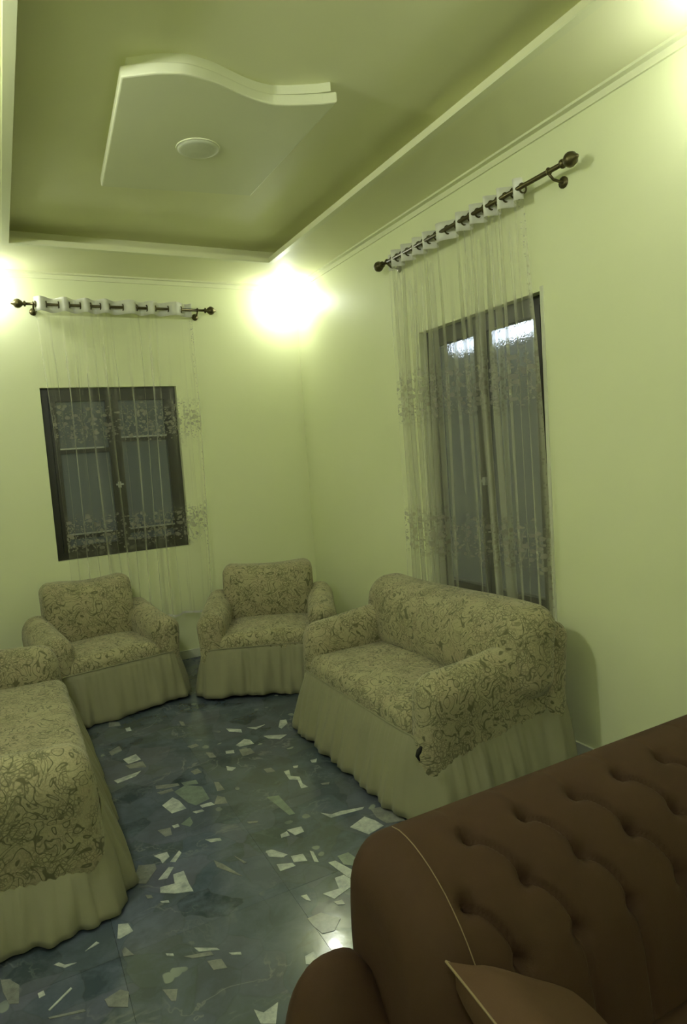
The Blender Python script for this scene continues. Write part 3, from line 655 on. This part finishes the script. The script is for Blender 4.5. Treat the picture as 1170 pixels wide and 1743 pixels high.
def slip_seat(name, loc, rz, Wd, D, label, cat, seed, armw=.20, arm_front=.60, arm_back=.66, seat_z=.45, back_top=.86, back_w=None, back_d=.24, back_round=.11, front_pat=.30, side_front=.30, side_back=.42, flare=.045, wrinkle=1.0, ruff=1.0, hug=-.030, crad=.16, back_sag=0.0, group=None):
    root = empty(name, loc, rz); hw = Wd/2; hd = D/2; back_w = back_w or Wd-.04
    nz = lambda P, k, sc, am: am*wrinkle*fnoise(P, seed*10+k, sc)
    def disp(P, k, sc, am):
        c = P.mean(axis=0); d = P-c; d /= np.linalg.norm(d, axis=1, keepdims=True)+1e-9
        return P+d*(nz(P, k, sc, am)+nz(P, k+5, sc*2.7, am*.45))[:, None]
    # base hidden behind the skirt
    P, F = rbox(-hw+.05, hw-.05, -hd+.06, hd-.03, .03, .34, .10, .12); mk('base', P, F, M['skirt'], root, True)
    # seat
    x0, x1 = -hw+armw-.05, hw-armw+.05
    def ds(P):
        t = np.clip((P[:, 2]-.2)/(seat_z-.2), 0, 1); u = (P[:, 0])/(x1-x0)*2; v = (P[:, 1]+hd)/D
        P[:, 2] += t*.030*(1-np.abs(u)**2.5)*np.clip(1-(v-.4)**2*3, 0, 1)
        return disp(P, 1, 9, .009)
    P, F = rbox(x0, x1, -hd+.02, hd-.22, .16, seat_z, .075, .04, ds); mk('seat', P, F, M['damask'], root, True)
    # arms
    for sgn in (-1, 1):
        xa, xb = (sgn*hw, sgn*(hw-armw)); xa, xb = min(xa, xb), max(xa, xb)
        def da(P, sgn=sgn):
            v = (P[:, 1]+hd)/D; t = np.clip((P[:, 2]-.2)/.42, 0, 1)
            P[:, 2] += t*(arm_front-.62+(arm_back-arm_front)*np.clip(v, 0, 1)**1.3)
            cx = sgn*(hw-armw/2); P[:, 0] = cx+(P[:, 0]-cx)*(1+.16*np.exp(-((P[:, 2]-.52)/.12)**2)-.06)
            P[:, 1] += .03*t*(v < .3)*(1-v/.3)
            return disp(P, 2+sgn, 10, .010)
        P, F = rbox(xa-.004, xb+.004, -hd+.02, hd-.10, .12, .62, armw/2-.004, .04, da); mk('arm', P, F, M['damask'], root, True)
    # back shell and cushion
    def dshell(P):
        t = np.clip((P[:, 2]-.4)/.4, 0, 1); P[:, 1] += .03*t
        return disp(P, 7, 8, .006)
    P, F = rbox(-back_w/2+.02, back_w/2-.02, hd-.20, hd-.02, .10, back_top-.09, .08, .06, dshell); mk('back_panel', P, F, M['damask'], root, True)
    def db(P):
        zc = (P[:, 2]-seat_z)/(back_top-seat_z); u = P[:, 0]/(back_w/2)
        P[:, 1] += .15*(P[:, 2]-seat_z)                      # lean
        bul = np.clip(1-np.abs(u)**3, 0, 1)*np.clip(1-(2*zc-1)**2, 0, 1)
        P[:, 1] -= .05*bul*(P[:, 1] < hd-.2)
        P[:, 2] += np.clip(zc, 0, 1)*(.012*np.sin(3.1*u+seed)-back_sag*(u+1)/2)
        return disp(P, 9, 8, .011)
    P, F = rbox(-back_w/2, back_w/2, hd-.14-back_d, hd-.10, seat_z-.06, back_top, back_round, .04, db); mk('backrest', P, F, M['damask'], root, True)
    # skirt: front and both sides, ruffled
    o = .008
    pts = [(-hw-o, hd-.04), (-hw-o, -hd-o), (hw+o, -hd-o), (hw+o, hd-.04)]
    X, Y, N, s = smooth_path(pts, crad, .010)
    rs = np.random.RandomState(seed+50); n = len(s)
    ph = np.cumsum(.010*2*np.pi/.085*(1+.45*np.interp(s, np.arange(0, s[-1]+.2, .13), rs.uniform(-1, 1, int((s[-1]+.2)/.13)+2)[:len(np.arange(0, s[-1]+.2, .13))])))
    am = np.interp(s, np.arange(0, s[-1]+.3, .2), rs.uniform(.3, 1.25, len(np.arange(0, s[-1]+.3, .2))))
    hem = np.interp(s, np.arange(0, s[-1]+.3, .25), rs.uniform(.004, .030, len(np.arange(0, s[-1]+.3, .25))))
    vv = np.clip((Y+hd)/D, 0, 1); onside = np.clip((np.abs(X)-(hw-.12))/.12, 0, 1)
    ztop = front_pat*(1-onside)+onside*(side_front+(side_back-side_front)*vv)
    rows = 11; V = []
    for j in range(rows):
        t = j/(rows-1)
        off = hug*(1-t)**1.5+flare*t**.8+ruff*(t**.7)*am*(.009*np.sin(ph+.8*t)+.013*np.sin(.37*ph+2.6*t+seed)+.007*np.sin(.61*ph-1.5*t))+ruff*.003*np.sin(2.3*ph)*(1-t)
        z = ztop*(1-t)+hem*t
        V += [(X[i]+N[i, 0]*off[i], Y[i]+N[i, 1]*off[i], z[i]) for i in range(n)]
    F = [(j*n+i, j*n+i+1, (j+1)*n+i+1, (j+1)*n+i) for j in range(rows-1) for i in range(n-1)]
    sk = mk('skirt', V, F, M['skirt'], root, True)
    so = sk.modifiers.new('solid', 'SOLIDIFY'); so.thickness = .004; so.offset = 0
    MB().tube([(X[i]+N[i, 0]*(hug+.003), Y[i]+N[i, 1]*(hug+.003), ztop[i]+.002) for i in range(0, n, 4)], .005, 6).build('seam', M['skirt'], sk, True)
    tag(root, label, cat, group)
    return root

slip_seat('armchair', (-2.09, -.615, 0), math.radians(9), .95, .88, 'patterned slip-covered armchair under the square window, beside the long left sofa', 'armchair', 4, armw=.19, arm_front=.60, arm_back=.70, seat_z=.44, back_top=.885, back_w=.66, back_d=.20, back_round=.075, front_pat=.36, side_front=.34, group='patterned slip-covered armchairs')
slip_seat('armchair', (-.85, -.92, 0), math.radians(-24), 1.02, .88, 'patterned slip-covered armchair set across the room corner beside the small sofa', 'armchair', 5, armw=.19, arm_front=.60, arm_back=.70, seat_z=.44, back_top=.86, back_w=.74, back_d=.20, back_round=.075, front_pat=.36, side_front=.34, group='patterned slip-covered armchairs')
sofa_r = slip_seat('sofa', (-.602, -2.635, 0), math.radians(-90), 1.47, .93, 'small patterned slip-covered sofa in front of the tall window', 'sofa', 6, armw=.20, arm_front=.65, arm_back=.76, seat_z=.47, back_top=.88, back_w=1.55, back_d=.26, back_round=.125, front_pat=.37, side_front=.27, side_back=.45, flare=.08, crad=.22)
slip_seat('sofa', (-2.87, -2.20, 0), math.radians(90), 1.94, .98, 'long patterned slip-covered sofa along the left edge of the picture', 'sofa', 7, armw=.22, arm_front=.665, arm_back=.70, seat_z=.47, back_top=.88, back_w=1.92, back_d=.28, back_round=.13, front_pat=.36, side_front=.22, side_back=.28, flare=.065, ruff=1.15, crad=.2)
m = MB().tube([(.745, -.48, .385), (.75, -.497, .37), (.74, -.502, .345), (.75, -.497, .325)], [.006, .012, .009, .004], 8)
m.build('dark_mark', M['dark_matte'], sofa_r, True)  # small black piece at the near front corner of the sofa

# ================================================================ tufted sofa in the foreground
ts = empty('tufted_sofa', (-1.23, -4.95, 0)); OX, OY = -1.23, -4.95
XA, XB = -2.06, -.32
prof = np.array([(-4.925, .47), (-4.91, .56), (-4.895, .65), (-4.868, .735), (-4.83, .79), (-4.785, .835), (-4.735, .868), (-4.68, .892), (-4.625, .902), (-4.575, .892), (-4.535, .86), (-4.51, .80), (-4.50, .70), (-4.50, .45), (-4.50, .12)])
Lp = np.concatenate([[0], np.cumsum(np.linalg.norm(np.diff(prof, axis=0), axis=1))])
vs_ = np.concatenate([np.arange(0, .62, .0055), np.arange(.62, Lp[-1], .04), [Lp[-1]]])
# smooth the profile a little
fine = np.linspace(0, Lp[-1], 400); fy = np.interp(fine, Lp, prof[:, 0]); fz = np.interp(fine, Lp, prof[:, 1])
ker = np.hanning(23); ker /= ker.sum()
pad = lambda a: np.convolve(np.concatenate([[a[0]]*11, a, [a[-1]]*11]), ker, 'valid')
fy, fz = pad(fy), pad(fz)
PY, PZ = np.interp(vs_, fine, fy), np.interp(vs_, fine, fz)
TY, TZ = np.gradient(PY, vs_), np.gradient(PZ, vs_); tl = np.hypot(TY, TZ); NY, NZ = -TZ/tl, TY/tl
vrow = {k: fine[np.argmin((fy-a)**2+(fz-b)**2)] for k, (a, b) in {1: (-4.70, .884), 2: (-4.80, .825), 3: (-4.872, .728)}.items()}
SP = .155
rows_b = {1: np.arange(-1.83, XB-.08, SP), 2: np.arange(-1.915, XB-.08, SP), 3: np.arange(-1.85, XB-.08, SP)}
ee = .10*(1-np.cos(np.linspace(0, math.pi/2, 9)))[:-1]
us = np.concatenate([XA+ee, np.arange(XA+.10, XB-.10, .006), (XB-ee)[::-1]])
U, VV = np.meshgrid(us, vs_, indexing='ij')
D_ = np.zeros_like(U)
D_ += .020*np.clip(np.sin(np.pi*np.clip((VV-.02)/.62, 0, 1)), 0, 1)
seg = []
for k, x in enumerate(rows_b[1]):
    seg.append((x, vrow[1], x+SP*.44, vrow[2], 1.0)); seg.append((x, vrow[1], x-SP*.55, vrow[2], .12))
    seg.append((x, vrow[1], x, vrow[1]+.11, .15))
for k, x in enumerate(rows_b[2]):
    seg.append((x, vrow[2], x+SP*.42, vrow[3], 1.0)); seg.append((x, vrow[2], x-SP*.58, vrow[3], .12))
for k, x in enumerate(rows_b[3]): seg.append((x, vrow[3], x+.01, .03, .75))
for x0, v0, x1, v1, wgt in seg:
    dx, dv = x1-x0, v1-v0; q = np.clip(((U-x0)*dx+(VV-v0)*dv)/(dx*dx+dv*dv), 0, 1)
    bow = .012*np.sin(np.pi*q)*(1 if abs(dx) > .03 else 0)
    d = np.hypot(U-x0-q*dx-bow, VV-v0-q*dv-bow*.6)
    D_ -= wgt*(.020*np.exp(-(d/.0055)**2)+.006*np.exp(-(d/.026)**2))
for k in (1, 2, 3):
    for x in rows_b[k]: d2 = (U-x)**2+(VV-vrow[k])**2; D_ -= .026*np.exp(-d2/.017**2)
rend = .10
for side, e in ((XA, 1), (XB, -1)):
    du = np.clip((U-side)*e, 0, rend); D_ -= rend-np.sqrt(np.maximum(rend**2-(rend-du)**2, 0))
Vx = U; Vy = PY[None, :]+NY[None, :]*D_; Vz = PZ[None, :]+NZ[None, :]*D_
ext = lambda A, first: np.concatenate([first, A], axis=1)
EX, EY, EZ = ext(Vx, Vx[:, :1]), ext(Vy, Vy[:, :1]), ext(Vz, np.full((len(us), 1), .12))
V = np.stack([EX-OX, EY-OY, EZ], -1).reshape(-1, 3)
nu, nv = EX.shape; F = grid_faces(nu, nv)
F.append(tuple(range(nv))); F.append(tuple((nu-1)*nv+j for j in range(nv-1, -1, -1)))
tb = mk('tufted_back', V, F, M['velvet'], ts, True)
bm_ = MB().lathe([(.001, .010), (.006, .009), (.010, .005), (.0115, 0), (.009, -.006)], (0, 0, 0), 'z', 10)
bdat = None
for k in (1, 2, 3):
    j = np.argmin(np.abs(vs_-vrow[k]))
    for x in rows_b[k]:
        i = np.argmin(np.abs(us-x)); p = (Vx[i, j]-OX, Vy[i, j]-OY, Vz[i, j])
        if bdat is None: o = bm_.build('button', M['velvet_dk'], tb, True); bdat = o.data
        else: o = bpy.data.objects.new('button', bdat); col.objects.link(o); o.parent = tb
        o.location = p; o.rotation_euler = Vector((0, NY[j], NZ[j])).to_track_quat('Z', 'Y').to_euler()
# piping down the left front edge of the back
pi = int(np.argmin(np.abs(us-(XA+.105)))); js = [j for j in range(nv-1) if VV[0, j] < .62][::5]
MB().tube([(Vx[pi, j]-OX, Vy[pi, j]-OY+NY[j]*.001, Vz[pi, j]+NZ[j]*.001) for j in js], .0011, 5).build('piping', M['piping'], tb, True)
# arms: low rolled arms that swoop down towards the front
def swoop_arm(xa, xb):
    ys = np.linspace(-4.545, -5.50, 34); K = 26; V = []
    for y in ys:
        q = (-4.545-y)/.955
        top = .735-.235*np.clip((q-.10)/.16, 0, 1)**1.4-.05*q
        rise = min(1, q/.13); top = .40+(top-.40)*math.sqrt(max(0, 1-(1-rise)**2)) if rise < 1 else top
        sq = .86+.14*min(1, q/.10)
        for k in range(K):
            a = math.pi*k/(K-1); cx = (xa+xb)/2; hwid = (xb-xa)/2*sq
            x = cx-hwid*math.copysign(abs(math.cos(a))**.75, math.cos(a)); z = .10+(top-.10)*math.sin(a)**.42 if 0 < k < K-1 else .10
            V.append((x-OX, y-OY, z))
    F = grid_faces(len(ys), K); F.append(tuple(range(K))); F.append(tuple((len(ys)-1)*K+k for k in range(K-1, -1, -1)))
    return mk('arm', V, F, M['velvet'], ts, True)
swoop_arm(-2.262, -2.022); swoop_arm(-.40, -.13)
P, F = rbox(-2.08-OX, -.38-OX, -5.48-OY, -4.84-OY, .12, .36, .03, .1); mk('base', P, F, M['velvet'], ts, True)
for a, b in ((-2.06, -1.23), (-1.225, -.395)):
    P, F = rbox(a-OX, b-OX, -5.50-OY, -4.90-OY, .34, .505, .05, .06, lambda P: np.column_stack([P[:, 0], P[:, 1], P[:, 2]+.012*fnoise(P, 31, 6)])); mk('seat_cushion', P, F, M['velvet'], ts, True)
for x in (-2.15, -.25):
    for y in (-4.62, -5.40): MB().lathe([(.018, 0), (.03, .11), (.03, .13)], (x-OX, y-OY, 0), 'z', 12).build('leg', M['wood_leg'], ts, True)
tag(ts, 'dusty brown button-tufted sofa in the near right foreground', 'sofa')

# throw pillow leaning in the near corner of the tufted sofa
def pillow(tip, e1, e2, size, thick, label):
    e1 = Vector(e1).normalized(); e2 = Vector(e2); e2 = (e2-e1*e2.dot(e1)).normalized(); nrm = e1.cross(e2).normalized()
    tip = Vector(tip); n = 18; root_loc = tip+(e1+e2)*size/2
    root = empty('throw_pillow', root_loc)
    V = []
    for sgn in (1, -1):
        for i in range(n):
            for j in range(n):
                a, b = i/(n-1), j/(n-1); ca, cb = 2*a-1, 2*b-1
                pinch = 1-.10*(1-abs(ca)**2)*abs(cb)**3; pinch2 = 1-.10*(1-abs(cb)**2)*abs(ca)**3
                h = thick/2*max(0, (1-ca**4)*(1-cb**4))**.5
                p = e1*(ca*pinch2*size/2)+e2*(cb*pinch*size/2)+nrm*sgn*h
                V.append(tuple(p))
    F = grid_faces(n, n)+[f[::-1] for f in grid_faces(n, n, n*n)]
    mk('cushion', V, F, M['pillow'], root, True)
    ring = [V[i] for i in [k for k in range(n)]+[k*n+n-1 for k in range(1, n)]+[(n-1)*n+k for k in range(n-2, -1, -1)]+[k*n for k in range(n-2, -1, -1)]]
    MB().tube(ring, .0022, 6, False).build('piping', M['piping'], root, True)
    tag(root, label, 'pillow'); return root
pillow((-2.045, -4.91, .845), (.02, -.97, -.24), (.76, .02, -.65), .41, .12, 'pale brown throw pillow leaning on the arm of the tufted sofa')
